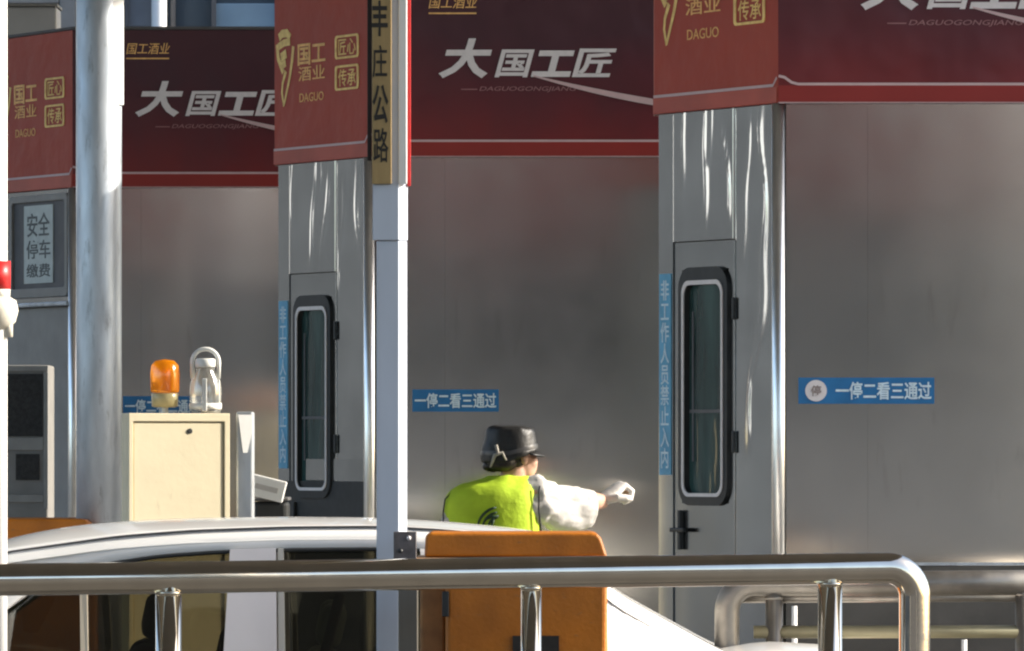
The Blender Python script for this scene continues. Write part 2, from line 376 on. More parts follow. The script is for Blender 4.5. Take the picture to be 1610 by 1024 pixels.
def booth(px, d, label, variant):
    t = thing('toll_booth', label, 'toll booth', (PX(px, d), d, ISL), 0, 'toll booths in a row')
    obj('body', prism(B(), hexa(-.02), 0, Z_B + .01), grey_paint, t)
    # long side: two steel sheets with a seam
    for a, b in ((.022, .3846), (.3852, BW)):
        obj('wall_panel', box(B(), a, b, -.004, .0195, .02, Z_B - .003), steel_wall, t)
    obj('corner_trim', tube(B(), [(-.010, .008, .02), (-.010, .008, Z_B - .003)], .031, 14), chrome_v, t, smooth=True)
    # skirting of the long side
    pz_ = zl(-.49) if variant == 'near' else .3
    obj('plinth', box(B(), .02, BW, -.022, -.005, 0, pz_), mat('brown_grey_base', (.085, .078, .068), .6, .0, var=.3, vscale=3, bump=.003, bscale=12), t, bevel=.004)
    if variant == 'near': obj('plinth_trim', box(B(), .02, BW, -.026, -.005, pz_ + .001, pz_ + .014), galv, t)
    # slanted end wall
    def ch(name, bm, m, par=t, **k):
        return obj(name, bm, m, par, **k)
    if variant != 'hatch':
        dz1 = zl(.968)
        ch('end_strip', box(B(), .0, .135, -.002, .019, .02, Z_B - .003, M_ch), steel_wavy)
        sd = int(px); zt_ = Z_B - .003
        ch('upper_panel', dented(.14, .70, dz1 + .006, zt_, sd, ((.22, .004, .014, zt_ - .22, zt_), (.41, .005, .013, zt_ - .42, zt_ - .08), (.61, .006, .014, dz1 + .25, zt_ - .2), (.50, .003, .010, zt_ - .16, zt_))), steel_wavy, smooth=True)
        ch('side_panel', dented(.725, CL - .03, .02, zt_, sd + 5, ((.80, .004, .016, zt_ - .62, zt_ - .2), (1.0, .006, .022, zl(.2), zt_ - .1))), steel_wavy, smooth=True)
        u0, u1 = .165, .715
        w0, w1, wz0, wz1 = .22, .675, zl(-.228), zl(.853)
        door = ch('door', ring_prism(B(), [(u1, .03), (u1, dz1), (u0, dz1), (u0, .03)],
                  [(w1 - .01, wz0 + .01), (w1 - .01, wz1 - .01), (w0 + .01, wz1 - .01), (w0 + .01, wz0 + .01)], -.006, .019, M_ch), steel_door)
        ro, ri = rrect(w0, w1, wz0, wz1, .10), rrect(w0 + .058, w1 - .052, wz0 + .055, wz1 - .08, .05)
        fr = ch('window_frame', ring_prism(B(), ro, ri, -.022, .018, M_ch), black_rub, door)
        r2 = rrect(w0 + .04, w1 - .036, wz0 + .04, wz1 - .06, .06); r3 = rrect(w0 + .057, w1 - .05, wz0 + .056, wz1 - .08, .05)
        ch('gasket', ring_prism(B(), r2, r3, -.028, -.0225, M_ch), white_film, door)
        gl = B(); prism(gl, rrect(w0 + .06, w1 - .06, wz0 + .055, wz1 - .08, .05), .004, .012, 'y', M_ch)
        ch('window_pane', gl, glass_dark, door)
        gb = B(); box(gb, w0 + .09, w0 + .105, .0, .0035, wz0 + .2, wz1 - .2, M_ch); box(gb, w0 + .07, w1 - .07, -.002, .003, wz0 + .42, wz0 + .435, M_ch)
        ch('glazing_bar', gb, grey_dark, door)
        for zz in (zl(.66), zl(.06)):
            hb = B(); box(hb, u1 - .008, u1 + .016, -.020, -.0065, zz - .05, zz + .05, M_ch)
            ch('hinge', hb, black_rub, door, bevel=.008)
        hz = zl(-.34); hu = .235
        hb = B(); box(hb, hu - .012, hu + .012, -.03, -.0065, hz - .09, hz + .09, M_ch); box(hb, hu - .05, hu + .08, -.05, -.031, hz - .010, hz + .010, M_ch)
        ch('door_handle', hb, black_rub, door, bevel=.005)
        if variant == 'mid':
            ch('kick_plate', box(B(), .01, CL - .04, -.0105, -.0065, .03, zl(-.137), M_ch), black_rub, bevel=.001)
            ch('pale_plate', box(B(), .36, CL - .06, -.0105, -.0065, zl(-.132), zl(-.02), M_ch), steel_door)
        # blue strip notice on the narrow end strip
        sz1, sz0 = zl(.83), zl(-.07)
        if variant == 'near': sz1, sz0 = zl(.83), zl(-.09)
        st = ch('vertical_notice', box(B(), .012, .122, -.006, -.0025, sz0, sz1, M_ch), blue_light)
        ch('lettering', text_bm('非工作人员禁止入内', .028, .106, sz0 + .03, sz1 - .03, .0065, M_ch, bold=.012, vertical=True), ice_film, st)
    else:
        ch('end_panel', box(B(), .0, CL - .03, -.002, .019, .02, zl(.87), M_ch), grey_paint, bevel=.003)
        ch('sill_ledge', box(B(), -.01, CL - .02, -.05, -.0025, zl(.875), zl(.90), M_ch), galv, bevel=.006)
        ch('upper_panel', box(B(), .0, CL - .03, -.002, .019, zl(.903), Z_B - .003, M_ch), steel_wavy)
        wf = ch('window_frame', ring_prism(B(), rrect(.21, CL - .05, zl(.93), zl(1.535), .03, 3), rrect(.26, CL - .09, zl(.985), zl(1.495), .02, 3), -.03, -.003, M_ch), grey_paint, bevel=.004)
        ch('window_pane', box(B(), .25, CL - .08, -.012, -.004, zl(.975), zl(1.505), M_ch), grey_dark, wf)
        n_ = ch('notice', box(B(), .42, .845, -.018, -.013, zl(1.015), zl(1.475), M_ch), paper)
        nb = text_bm('安全', .47, .80, zl(1.29), zl(1.43), .0185, M_ch, bold=.01)
        text_bm('停车', .46, .81, zl(1.16), zl(1.27), .0185, M_ch, bold=.01, bm=nb)
        text_bm('缴费', .46, .81, zl(1.05), zl(1.13), .0185, M_ch, bold=.01, bm=nb)
        ch('lettering', nb, paper_ink, n_)
    # fascia
    e = .022
    fp = hexa(e)
    fa = obj('fascia', prism(B(), fp, Z_B, Z_T), [maroon, lit_fascia], t)
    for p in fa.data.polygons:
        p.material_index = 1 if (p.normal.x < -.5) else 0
    obj('fascia_strip', box(B(), -.012, BW + .01, -e - .003, -e - .0005, Z_B + .004, Z_L - .006), red_strip, t)
    lb = B()
    strip(lb, [(-.012, Z_L + .036), (.015, Z_L + .03), (.045, Z_L + .008), (.075, Z_L), (BW, Z_L)], .012, e, .003)
    strip(lb, [(-.012, Z_B + .002), (BW, Z_B + .002)], .006, e, .003)
    obj('white_line', lb, pink_line, t)
    cb = B(); strip(cb, [(-.01, Z_L - .004), (CL - .03, Z_L - .004), (CL + .005, Z_L + .03)], .013, e, .003, M_ch)
    obj('white_line', cb, pink_line, t)
    hem = obj('fascia_hem', box(B(), -.01, CL + .006, -e - .004, -e - .0005, Z_B + .003, Z_L - .012, M_ch), mat('light_red_hem', (.46, .085, .055), .5, 0, var=.16, vscale=3), t)  # lighter red than the strip on the long side
    # big slanted characters 大国工匠 with the small pinyin line under them
    c0, c1 = zl((716 - 123) / 300), zl((716 - 62) / 300)
    ko = e + .001
    tb = text_bm('大', .352, .632, c0 - .002, c1 + .003, ko, bold=.035, shear=.22, ext=.004)
    for ch_, a, b_, zz0, zz1 in (('国', .645, .855, c0 + .003, c1 - .055), ('工', .835, 1.065, c0 + .005, c1 - .06), ('匠', 1.05, 1.285, c0 + .004, c1 - .05)):
        text_bm(ch_, a, b_, zz0, zz1, ko, bold=.022 if ch_ != '工' else .05, shear=.22, ext=.004, bm=tb)
    obj('headline_lettering', tb, white_film, t)
    pz = zl((716 - 141) / 300)
    pb = text_bm('DAGUOGONGJIANG', .565, 1.075, pz - .015, pz + .015, ko, bold=.004, shear=.25)
    strip(pb, [(.47, pz), (.555, pz)], .005, ko); strip(pb, [(1.085, pz), (1.19, pz)], .005, ko)
    obj('pinyin_lettering', pb, faint_pink, t)
    sw = B()
    pts, ws = [], []
    for i in range(25):
        q = i / 24
        pts.append((.85 + q * 1.45, zl((716 - 120) / 300) - .195 * (1 - (1 - q) ** 1.9) - .02 * q)); ws.append(.007 + .026 * math.sin(min(1, q * 1.5) * math.pi * .8))
    strip(sw, pts, ws, ko + .0045)
    obj('swoosh', sw, pink_line, t)
    gz = zl((716 - 5) / 300)
    gb = text_bm('国工酒业', .30, .555, gz - .03, gz + .035, ko, bold=.004, shear=.2); strip(gb, [(.30, gz - .055), (.55, gz - .055)], .008, ko)
    obj('corner_lettering', gb, gold_dim, t)
    # emblem, words and two seal blocks on the slanted end, in gold
    zc = lambda y: zl((716 - y) * 36.5 / F)
    uu = lambda p: (p - 440) / 146 * CL
    eb = B()
    strip(eb, [(uu(447), zc(52)), (uu(452), zc(46)), (uu(460), zc(46)), (uu(465), zc(54))], .045, ko, M=None)
    strip(eb, [(uu(446), zc(66)), (uu(455), zc(61)), (uu(465), zc(60))], .04, ko)
    strip(eb, [(uu(444), zc(62)), (uu(446), zc(85)), (uu(454), zc(108))], .035, ko)
    strip(eb, [(uu(450), zc(84)), (uu(459), zc(78))], .05, ko); strip(eb, [(uu(452), zc(97)), (uu(458), zc(93))], .04, ko)
    strip(eb, [(uu(470), zc(68)), (uu(468), zc(92)), (uu(464), zc(118)), (uu(455), zc(160))], [.03, .03, .025, .018], ko)
    strip(eb, [(uu(458), zc(106)), (uu(453), zc(125)), (uu(452), zc(140)), (uu(455), zc(162))], [.03, .022, .02, .018], ko)
    bmesh.ops.transform(eb, matrix=M_ch, verts=eb.verts)
    obj('emblem', eb, gold, t)
    wb = text_bm('国工', uu(477), uu(521), zc(100), zc(66), ko, M_ch, bold=.02)
    text_bm('酒业', uu(478), uu(520), zc(125), zc(102), ko, M_ch, bold=.008, bm=wb)
    text_bm('DAGUO', uu(480), uu(518), zc(158), zc(144), ko, M_ch, bold=.004, bm=wb)
    obj('gold_lettering', wb, gold_dim, t)
    sb = B()
    for z0, z1, tx in ((zc(97), zc(60), '匠心'), (zc(146), zc(107), '传承')):
        ring_prism(sb, rrect(uu(536), uu(573), z0, z1, .02, 3), rrect(uu(539), uu(570), z0 + .012, z1 - .012, .012, 3), -ko - .003, -ko, M_ch)
        text_bm(tx, uu(541), uu(568), z0 + .02, z1 - .02, ko, M_ch, bold=.006, bm=sb)
    obj('seal_blocks', sb, gold, t)
    obj('roof', prism(B(), hexa(.03), Z_T + .002, Z_T + .022), grey_dark, t, bevel=.01)
    # blue notice strip on the long side: 一停二看三通过 (stop, look, pass)
    zs = zl(86 / 300)
    x0, x1 = (.077, .68) if variant == 'near' else (.215, .667)
    if variant == 'hatch': x0, x1 = .28, .735
    hh = .058
    nb = obj('stop_notice', box(B(), x0, x1, -.009, -.0045, zs - hh, zs + hh), blue_film, t)
    tx0 = x0 + (.165 if variant == 'near' else .012)
    obj('lettering', text_bm('一停二看三通过', tx0, x1 - .012, zs - hh + .018, zs + hh - .018, .0095, bold=.02), ice_film, nb)
    if variant == 'near':
        db = B(); lathe(db, [(.048, 0), (.048, .003)], n=28)
        bmesh.ops.transform(db, matrix=Matrix.Translation((x0 + .078, -.0095, zs)) @ Matrix.Rotation(R(90), 4, 'X'), verts=db.verts)
        ds = obj('round_badge', db, white_film, nb)
        ib = text_bm('停', x0 + .055, x0 + .101, zs - .024, zs + .024, .0135, bold=.02)
        obj('badge_mark', ib, mat('badge_grey', (.28, .23, .22), .6), nb)
    return t
booth(*BOOTHS[0], 'steel toll booth at the right, with a round white badge on its blue notice strip', 'near')
booth(*BOOTHS[1], 'steel toll booth directly behind the worker in the yellow green vest', 'mid')
booth(*BOOTHS[2], 'toll booth farthest back at the left, partly hidden by the galvanised pole', 'hatch')

# ------------------------------------------------------------------ equipment unit in front of the left booth
d = 38.6
t = thing('equipment_unit', 'grey ventilated equipment unit with a dark mesh panel at the left edge', 'equipment unit', (PX(30, d), d, ISL))
W = lambda px: PX(px, d) - PX(30, d)
Zq = lambda py: PZ(py, d) - ISL
obj('casing', box(B(), W(-60), W(76), 0, .5, 0, Zq(574)), grey_paint, t, bevel=.01)
obj('grille', box(B(), W(-50), W(67), -.008, -.001, Zq(686), Zq(588)), grille_m, t)
fb = B(); box(fb, W(-60), W(76), -.014, -.001, Zq(584), Zq(575)); box(fb, W(69), W(76), -.014, -.001, Zq(800), Zq(585)); box(fb, W(-60), W(68.5), -.014, -.001, Zq(708), Zq(688)); box(fb, W(-60), W(68.5), -.014, -.001, Zq(790), Zq(778))
obj('frame', fb, mat('pale_grey_metal', (.30, .30, .29), .6, .0, var=.1, vscale=8), t, bevel=.003)
obj('vent', box(B(), W(25), W(62), -.01, -.001, Zq(755), Zq(714)), grille_m, t)

# ------------------------------------------------------------------ barrier machine between booth and cabinet
d = 35.0
t = thing('barrier_machine', 'low black lane barrier machine with a white arm stub beside the cream cabinet', 'barrier machine', (PX(500, d), d, ISL))
W = lambda px: PX(px, d) - PX(500, d)
Zq = lambda py: PZ(py, d) - ISL
obj('casing', box(B(), W(398), W(452), 0, .4, 0, Zq(789)), black_rub, t, bevel=.02)
obj('cover', box(B(), W(396), W(454), -.01, .41, Zq(788), Zq(782)), grey_dark, t, bevel=.008)
ab = B(); M = Matrix.Translation((W(422), -.06, Zq(768))) @ Matrix.Rotation(R(14), 4, 'Y')
box(ab, W(394) - W(422), W(449) - W(422), -.04, .04, -.055, .055, M)
obj('barrier_arm', ab, white_paint, t, bevel=.006)
ab = B(); box(ab, W(402) - W(422), W(438) - W(422), -.043, -.0405, -.014, .012, M); obj('arm_tape', ab, mat('grey_tape', (.5, .48, .47), .5, 0, var=.1), t)

# ------------------------------------------------------------------ cream cabinet with beacon and bottle
d = 33.4
t = thing('cabinet', 'cream metal cabinet with a keyhole and a grey strip for its shaded side behind the white car', 'cabinet', (PX(282, d), d, ISL))
cab = t
W = lambda px: PX(px, d) - PX(282, d)
Zq = lambda py: PZ(py, d) - ISL
rot = Matrix.Rotation(R(24), 4, 'Z')
bx0, bx1 = W(196), W(366)
obj('shell', box(B(), bx0, bx1, .02, .42, 0, Zq(650), rot), cream, t, bevel=.006)
obj('front_rim', ring_prism(B(), [(bx1, .0), (bx1, Zq(650)), (bx0, Zq(650)), (bx0, .0)], [(W(357), .03), (W(357), Zq(663)), (W(203), Zq(663)), (W(203), .03)], -.012, .018, rot), cream, t, bevel=.003)
dr = obj('door', box(B(), W(204), W(356), -.004, .018, .035, Zq(664.5), rot), cream, t, bevel=.006)
kb = B(); lathe(kb, [(.013, 0), (.013, .003), (.009, .004)], n=18)
bmesh.ops.transform(kb, matrix=rot @ Matrix.Translation((W(299), -.005, Zq(678))) @ Matrix.Rotation(R(90), 4, 'X'), verts=kb.verts)
obj('lock', kb, black_rub, dr)
gp = B(); box(gp, W(369.5), W(396), .13, .36, 0, Zq(647)); obj('shaded_side_strip', gp, galv, t, bevel=.01)  # grey strip standing in for the cabinet's shaded side
prism(gp := B(), [(W(371), Zq(652)), (W(395), Zq(652)), (W(394), Zq(680)), (W(386), Zq(712)), (W(379), Zq(712))], .100, .104, 'y', Matrix.Translation((W(371), .12, 0)) @ Matrix.Rotation(R(22), 4, 'Z') @ Matrix.Translation((-W(371), -.12, 0))); obj('sunlit_patch', gp, white_paint, t)  # white piece painted for a patch of sun on the cabinet side
# beacon
cx = PX(257, d); ctop = PZ(650, d)
t = thing('warning_beacon', 'amber rotating warning beacon on top of the cream cabinet', 'beacon', (cx, d + .14, ctop))
obj('foot', tube(B(), [(0, 0, 0), (0, 0, .03)], .016, 14), white_plastic, t)
obj('base', lathe(B(), [(.05, .03), (.064, .035), (.066, .095), (.06, .10)]), mat('yellowed_clear_base', (.50, .42, .22), .3, 0, var=.1, vscale=20), t, smooth=True)
obj('lens', lathe(B(), [(.066, .102), (.070, .115), (.072, .19), (.066, .235), (.045, .258), (.0, .265)]), amber, t, smooth=True)
obj('reflector', lathe(B(), [(.03, .105), (.035, .15), (.03, .21), (.01, .22)]), mat('amber_reflector', (1.0, .55, .06), .4, .0), t, smooth=True)
# water bottle
cx = PX(321, d)
t = thing('water_bottle', 'clear water bottle with a white loop handle on the cream cabinet', 'bottle', (cx, d + .14, ctop))
obj('body', lathe(B(), [(.070, .0), (.076, .012), (.078, .12), (.070, .165), (.046, .205), (.044, .225)]), clear, t, smooth=True)
obj('label', lathe(B(), [(.0795, .02), (.0795, .05), (.0790, .05), (.0790, .02)], n=32), white_plastic, t, smooth=True)
obj('cap', lathe(B(), [(.048, .226), (.050, .23), (.050, .262), (.042, .268)]), white_plastic, t, smooth=True)
hp = [(-.063, 0, .17), (-.065, 0, .25)] + [(-.065 * math.cos(R(a)), 0, .25 + .065 * math.sin(R(a))) for a in range(15, 180, 15)] + [(.065, 0, .25), (.063, 0, .17)]
obj('handle', tube(B(), hp, .0105, 10), white_plastic, t, smooth=True)
hb = B(); box(hb, .045, .07, -.03, .03, .02, .165); box(hb, -.012, .010, -.082, -.076, .01, .17)
obj('rib', hb, white_plastic, t, bevel=.004)

# ------------------------------------------------------------------ galvanised pole
d = 31.3
t = thing('lamp_post', 'thick galvanised steel pole with its sunlit upper edge added in white behind the white car', 'pole', (PX(155.5, d), d, ISL))
r = (192 - 120) / 2 * d / F
obj('shaft', tube(B(), [(0, 0, 0), (0, 0, 2), (0, 0, 7.2)], r, 40), galv, t, smooth=True)
obj('base_flange', lathe(B(), [(.22, 0), (.22, .02), (r + .01, .03)], n=32), galv, t)
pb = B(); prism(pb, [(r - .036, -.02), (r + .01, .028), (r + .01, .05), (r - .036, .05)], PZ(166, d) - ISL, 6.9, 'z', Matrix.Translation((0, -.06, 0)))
obj('sunlit_edge', pb, white_paint, t, bevel=.003)  # white wedge standing in for the sunlit upper edge of the pole

# ------------------------------------------------------------------ left edge white post with red band and clamp
d = 27.5
t = thing('marker_post', 'white post with a red band and a cream clamp cut by the left edge', 'post', (PX(-6, d), d, 0))
r = 17.5 * d / F
obj('shaft', tube(B(), [(0, 0, 0), (0, 0, 4.6)], r, 24), white_paint, t, smooth=True)
obj('red_band', tube(B(), [(0, 0, PZ(455, d)), (0, 0, PZ(411, d))], r * 1.30, 24), red_paint, t, smooth=True)
ob = B(); lathe(ob, [(r * 1.25, 0), (r * 1.28, .055)]); bmesh.ops.translate(ob, verts=ob.verts, vec=(0, 0, PZ(467, d) - .002)); obj('collar', ob, white_plastic, t, smooth=True)
cb = B(); lathe(cb, [(r * 1.1, 0), (r * 1.75, .03), (r * 2.0, .075), (r * 1.8, .115), (r * 1.2, .13)]); bmesh.ops.translate(cb, verts=cb.verts, vec=(0, 0, PZ(518, d))); 
box(cb, r * .8, r * 1.45, -.03, .03, PZ(530, d), PZ(500, d))
obj('clamp', cb, mat('cream_plastic', (.72, .68, .58), .45, 0, var=.06, vscale=12), t, smooth=True)

# ------------------------------------------------------------------ barrier sign post with tan name board
d = 25.9
t = thing('sign_post', 'slim pale square post with a tan board of black characters on its upper left', 'sign post', (PX(618, d), d, 0))
W = lambda px: PX(px, d) - PX(618, d)
Zq = lambda py: PZ(py, d)
post_blue = mat('pale_blue_grey_paint', (.52, .57, .66), .45, 0, var=.06, vscale=6, vstretch=(1, 1, .3))
prism(pb := B(), [(W(592), 0), (W(627), 0.0), (W(640), .06), (W(592), .06)], 0, Zq(379), 'z'); obj('lower_shaft', pb, post_blue, t, bevel=.003)
prism(pb := B(), [(W(586), -.012), (W(627), -.012), (W(641), .066), (W(586), .066)], Zq(378), 4.3, 'z'); obj('upper_sleeve', pb, post_blue, t, bevel=.003)
box(pb := B(), W(640.3), W(645.5), .045, .064, Zq(292), 4.3); obj('red_edge', pb, red_paint, t, bevel=.002)
box(pb := B(), W(626.5), W(640), -.02, .03, Zq(290), 4.3); obj('white_edge', pb, white_paint, t, bevel=.004)
box(pb := B(), W(577.5), W(584), .0, .04, Zq(253), 4.3); obj('board_frame', pb, mat('dark_brown_edge', (.03, .018, .015), .6), t, bevel=.002)
bd = obj('name_board', box(B(), W(585), W(616), -.034, -.0135, Zq(290), 4.3), tan_board, t, bevel=.003)
nb = B()
for c_, y0, y1, a, b_ in (('丰', 58, 2, 580, 608), ('庄', 123, 72, 581.5, 607), ('公', 195, 134, 581.5, 609), ('路', 256, 202, 583, 609)):
    text_bm(c_, W(a + 4.5), W(b_ + 2), Zq(y0), Zq(y1), .0345, bold=.022 if c_ in '丰公' else .008, bm=nb)
obj('lettering', nb, ink, bd)

# grey steel support post with bolted plate
d = 25.75
t = thing('bracket_post', 'short dark grey steel post with a bolted top plate beside the pale sign post', 'bracket post', (PX(640, d), d, 0))
W = lambda px: PX(px, d) - PX(640, d)
plate_m = mat('brown_grey_steel', (.13, .115, .115), .55, .3, var=.25, vscale=25, bump=.001, bscale=60)
obj('shaft', box(B(), W(626), W(657), .0, .07, 0, PZ(885, d)), mat('olive_grey_steel', (.15, .14, .12), .5, .4, var=.12, vscale=8, vstretch=(1, 1, .2)), t, bevel=.004)
obj('bolt_plate', box(B(), W(619), W(655), -.03, -.001, PZ(884, d), PZ(836, d)), plate_m, t, bevel=.003)
for px, py, m_ in ((643, 846, white_film), (630, 866, black_rub)):
    bb = B(); lathe(bb, [(.009, 0), (.009, .008), (.004, .012)], n=8); bmesh.ops.transform(bb, matrix=Matrix.Translation((W(px), -.0305, PZ(py, d))) @ Matrix.Rotation(R(90), 4, 'X'), verts=bb.verts)
    obj('bolt', bb, m_, t)

# ------------------------------------------------------------------ orange crash barrels
def crash(px0, px1, ytop, d, label, full):
    t = thing('crash_cushion', label, 'crash cushion', (PX((px0 + px1) / 2, d), d, 0), 0, 'orange crash cushions')
    cx = PX((px0 + px1) / 2, d); W = lambda px: PX(px, d) - cx
    zt = PZ(ytop, d); zr = PZ(ytop + 38, d)
    lid = B()
    prism(lid, [(W(px0 + 1), zr), (W(px1), zr), (W(px1 - 10), zt - .02), (W(px1 - 16), zt - .004), (W(px1 - 24), zt), (W(px0 + 12), zt), (W(px0 + 3), zt - .008)], .0, .7, 'y')
    obj('lid', lid, orange, t, bevel=.012, seg=3)
    rim = B(); box(rim, W(px0 - 14), W(px1 - 2), -.02, .72, zr - .03, zr - .003); obj('rim', rim, mat('pale_orange_rim', (.55, .30, .14), .4, 0, var=.1), t, bevel=.008)
    body = B()
    prism(body, [(W(px0 + 34), .02), (W(px1), .02), (W(px1), .68), (W(px0 + 34), .68)], 0.0, zr - .031, 'z')
    obj('body', body, orange, t, bevel=.02, seg=3)
    if full:
        side = B(); box(side, W(px0 - 6), W(px0 + 33), .12, .66, 0, zr - .031); obj('side_block', side, mat('shabby_orange_block', (.34, .15, .05), .6, 0, var=.3, vscale=9), t, bevel=.01)
        kb = B(); box(kb, W(695), W(706), -.0, .018, PZ(970, d), PZ(930, d)); obj('slot', kb, black_rub, t, bevel=.004)
        kb = B(); box(kb, W(806), W(879), .012, .0185, PZ(1040, d), PZ(1000, d)); obj('black_marking', kb, ink, t)
    return t
crash(666, 955, 838, 26.5, 'orange plastic crash cushion in front of the white car, below the worker', True)
crash(-120, 150, 816, 31.0, 'orange crash cushion at the left edge seen behind the front of the white car', False)

# ------------------------------------------------------------------ stainless guard rails
def rail(name, label, path, r, posts, pr, extra=None):
    t = thing(name, label, 'guard rail', tuple(Vector((path[0].x, path[0].y, 0))), 0, 'stainless guard rails')
    o0 = Vector((path[0].x, path[0].y, 0))
    obj('top_rail', tube(B(), [p - o0 for p in path], r, 28), chrome, t, smooth=True)
    for p, rr in posts:
        a = p - o0
        obj('upright', tube(B(), [(a.x, a.y, 0), (a.x, a.y, a.z)], rr, 22), chrome, t, smooth=True)
        obj('weld_collar', lathe(B(), [(rr + .001, -.006), (rr + .0025, 0), (rr + .001, .006)], (a.x, a.y, a.z - r * .95)), chrome, t, smooth=True) if rr > .02 else None
    if extra: extra(t, o0)
    return t
A0, A1 = P(-160, 914, 24.6), P(1395, 893.5, 25.4)
dirv = (A1 - A0).normalized(); rr_ = .058
path = [A0 + (A1 - A0) * (i / 12) for i in range(13)]
br = .105
dz = Vector((0, 0, -1))
for k in range(1, 10):
    a = R(10 * k); path.append(A1 + dirv * br * math.sin(a) + dz * br * (1 - math.cos(a)))
end = path[-1]; path += [Vector((end.x, end.y, .6)), Vector((end.x, end.y, 0))]
def onrail(px):
    # point of the rail line seen at photo column px
    k = (px - 805) / F
    s_ = (k * A0.y - A0.x) / (dirv.x - k * dirv.y)
    q = A0 + dirv * s_; return q
rail('guard_rail', 'front polished stainless guard rail crossing the photo with a bent right end', path, rr_,
     [(onrail(265), .047), (onrail(835), .038), (onrail(1305), .045)], .045)
d = 28.6
path = [P(1143, 1080, d) * 1, P(1143, 962, d)]
path[0].z = 0
c_ = P(1185, 960, d)
for k in range(1, 9):
    a = R(90 * k / 8); path.append(Vector((c_.x - (c_.x - path[1].x) * math.cos(a), d, path[1].z + .115 * math.sin(a))))
path += [P(1300, 918, d), P(1500, 917, d), P(1760, 915, d)]
def far_extra(t, o0):
    def tb(name, a, b, r, m):
        obj(name, tube(B(), [a - o0, b - o0], r, 16), m, t, smooth=True)
    tb('lower_rail', P(1185, 994, d), P(1760, 993, d), .027, yellow_paint)
    tb('mid_rail', P(1165, 941, d + .02), P(1760, 938, d + .02), .02, chrome)
dull = mat('dull_steel_tube', (.27, .25, .22), .42, .8, var=.16, vscale=9, rvar=.08)
_c = chrome; chrome = dull
rail('guard_rail', 'rear dull stainless railing below the right booth, behind the bent rail end', path, .052,
     [(P(1217, 922, d), .036), (P(1610, 916, d), .036)], .036, far_extra)
chrome = _c
t = thing('white_pipe', 'short thin white pipes standing behind the rear railing at lower right', 'pipe', (PX(1249, 29.2), 29.2, 0))
for px, yt in ((1249, 953), (1516, 1006)):
    x = PX(px, 29.2) - PX(1249, 29.2)
    obj('pipe', tube(B(), [(x, 0, 0), (x, 0, PZ(yt, 29.2))], .012, 12), white_paint, t, smooth=True)

# ------------------------------------------------------------------ white car (facing left along the lane)
DC = 28.3                                    # centre line depth
def interp(tab, x):
    if x <= tab[0][0]: return tab[0][1]
    for (x0, y0), (x1, y1) in zip(tab, tab[1:]):
        if x <= x1: return y0 + (y1 - y0) * (x - x0) / (x1 - x0)
    return tab[-1][1]
def smooth_tab(tab, x, h=25):
    return sum(interp(tab, x + h * k / 4) for k in range(-4, 5)) / 9
crown = [(-420, 1040), (-330, 1000), (-200, 935), (-100, 888), (0, 850), (60, 836), (130, 825), (220, 818), (330, 814), (450, 812.5), (600, 814), (700, 820), (800, 829), (860, 838), (905, 862), (955, 921), (1000, 949), (1130, 1022), (1200, 1045), (1260, 1062)]
edge = [(-420, 1046), (-330, 1012), (-200, 955), (-100, 908), (0, 868), (100, 854), (185, 842), (300, 833), (450, 827.5), (600, 826.5), (700, 832), (800, 842), (860, 852), (905, 875), (955, 926), (1000, 953), (1130, 1026), (1200, 1049), (1260, 1066)]
t = thing('car', 'white sedan seen from its side under the front guard rail, only roof and windows showing', 'car', (PX(420, DC), DC, 0))
car = t; cx0 = PX(420, DC)
HW_R, HW_W, HW_B, HW_S = .60, .66, .86, .90   # half widths: roof edge, window top, belt, sill
def CP(px, py, off, fixed_z=None):
    """point on the car: photo column px on the near side at half width off"""
    dd = DC - off
    return Vector((PX(px, dd) - cx0, -off, fixed_z if fixed_z is not None else PZ(py, dd)))
xs = list(range(-420, 1261, 20))
body = B(); prev = None
for px in xs:
    yc, ye = smooth_tab(crown, px), smooth_tab(edge, px)
    xw = PX(px, DC) - cx0
    zc_, ze = PZ(yc, DC), PZ(ye, DC - HW_R)
    row = []
    for k, fr in enumerate((-1.08, -1, -.94, -.8, -.5, 0, .5, .8, .94, 1, 1.08)):
        z = ze + (zc_ - ze) * (1 - min(1, abs(fr)) ** 2.4)
        if abs(fr) > 1: z = ze - .055
        row.append(body.verts.new((xw, fr * HW_R, z)))
    if prev:
        for k in range(len(row) - 1):
            # leave the windscreen and the rear window open
            mid = px - 10
            if (mid < 5 or 885 < mid < 955) and 1 <= k <= 8: continue
            body.faces.new((prev[k], row[k], row[k + 1], prev[k + 1]))
    prev = row
obj('roof', body, white_car, t, smooth=True)
ZBELT = .80
gl = B(); prev = None
for px in [p for p in xs if -420 <= p <= 20] :
    xw = PX(px, DC) - cx0; row = [gl.verts.new((xw, fr * HW_R, PZ(smooth_tab(edge, px), DC - HW_R) + (PZ(smooth_tab(crown, px), DC) - PZ(smooth_tab(edge, px), DC - HW_R)) * (1 - abs(fr) ** 2.4) - .006)) for fr in (-.94, -.5, 0, .5, .94)]
    if prev:
        for k in range(4): gl.faces.new((prev[k], row[k], row[k + 1], prev[k + 1]))
    prev = row
obj('windscreen', gl, car_glass, t, smooth=True)
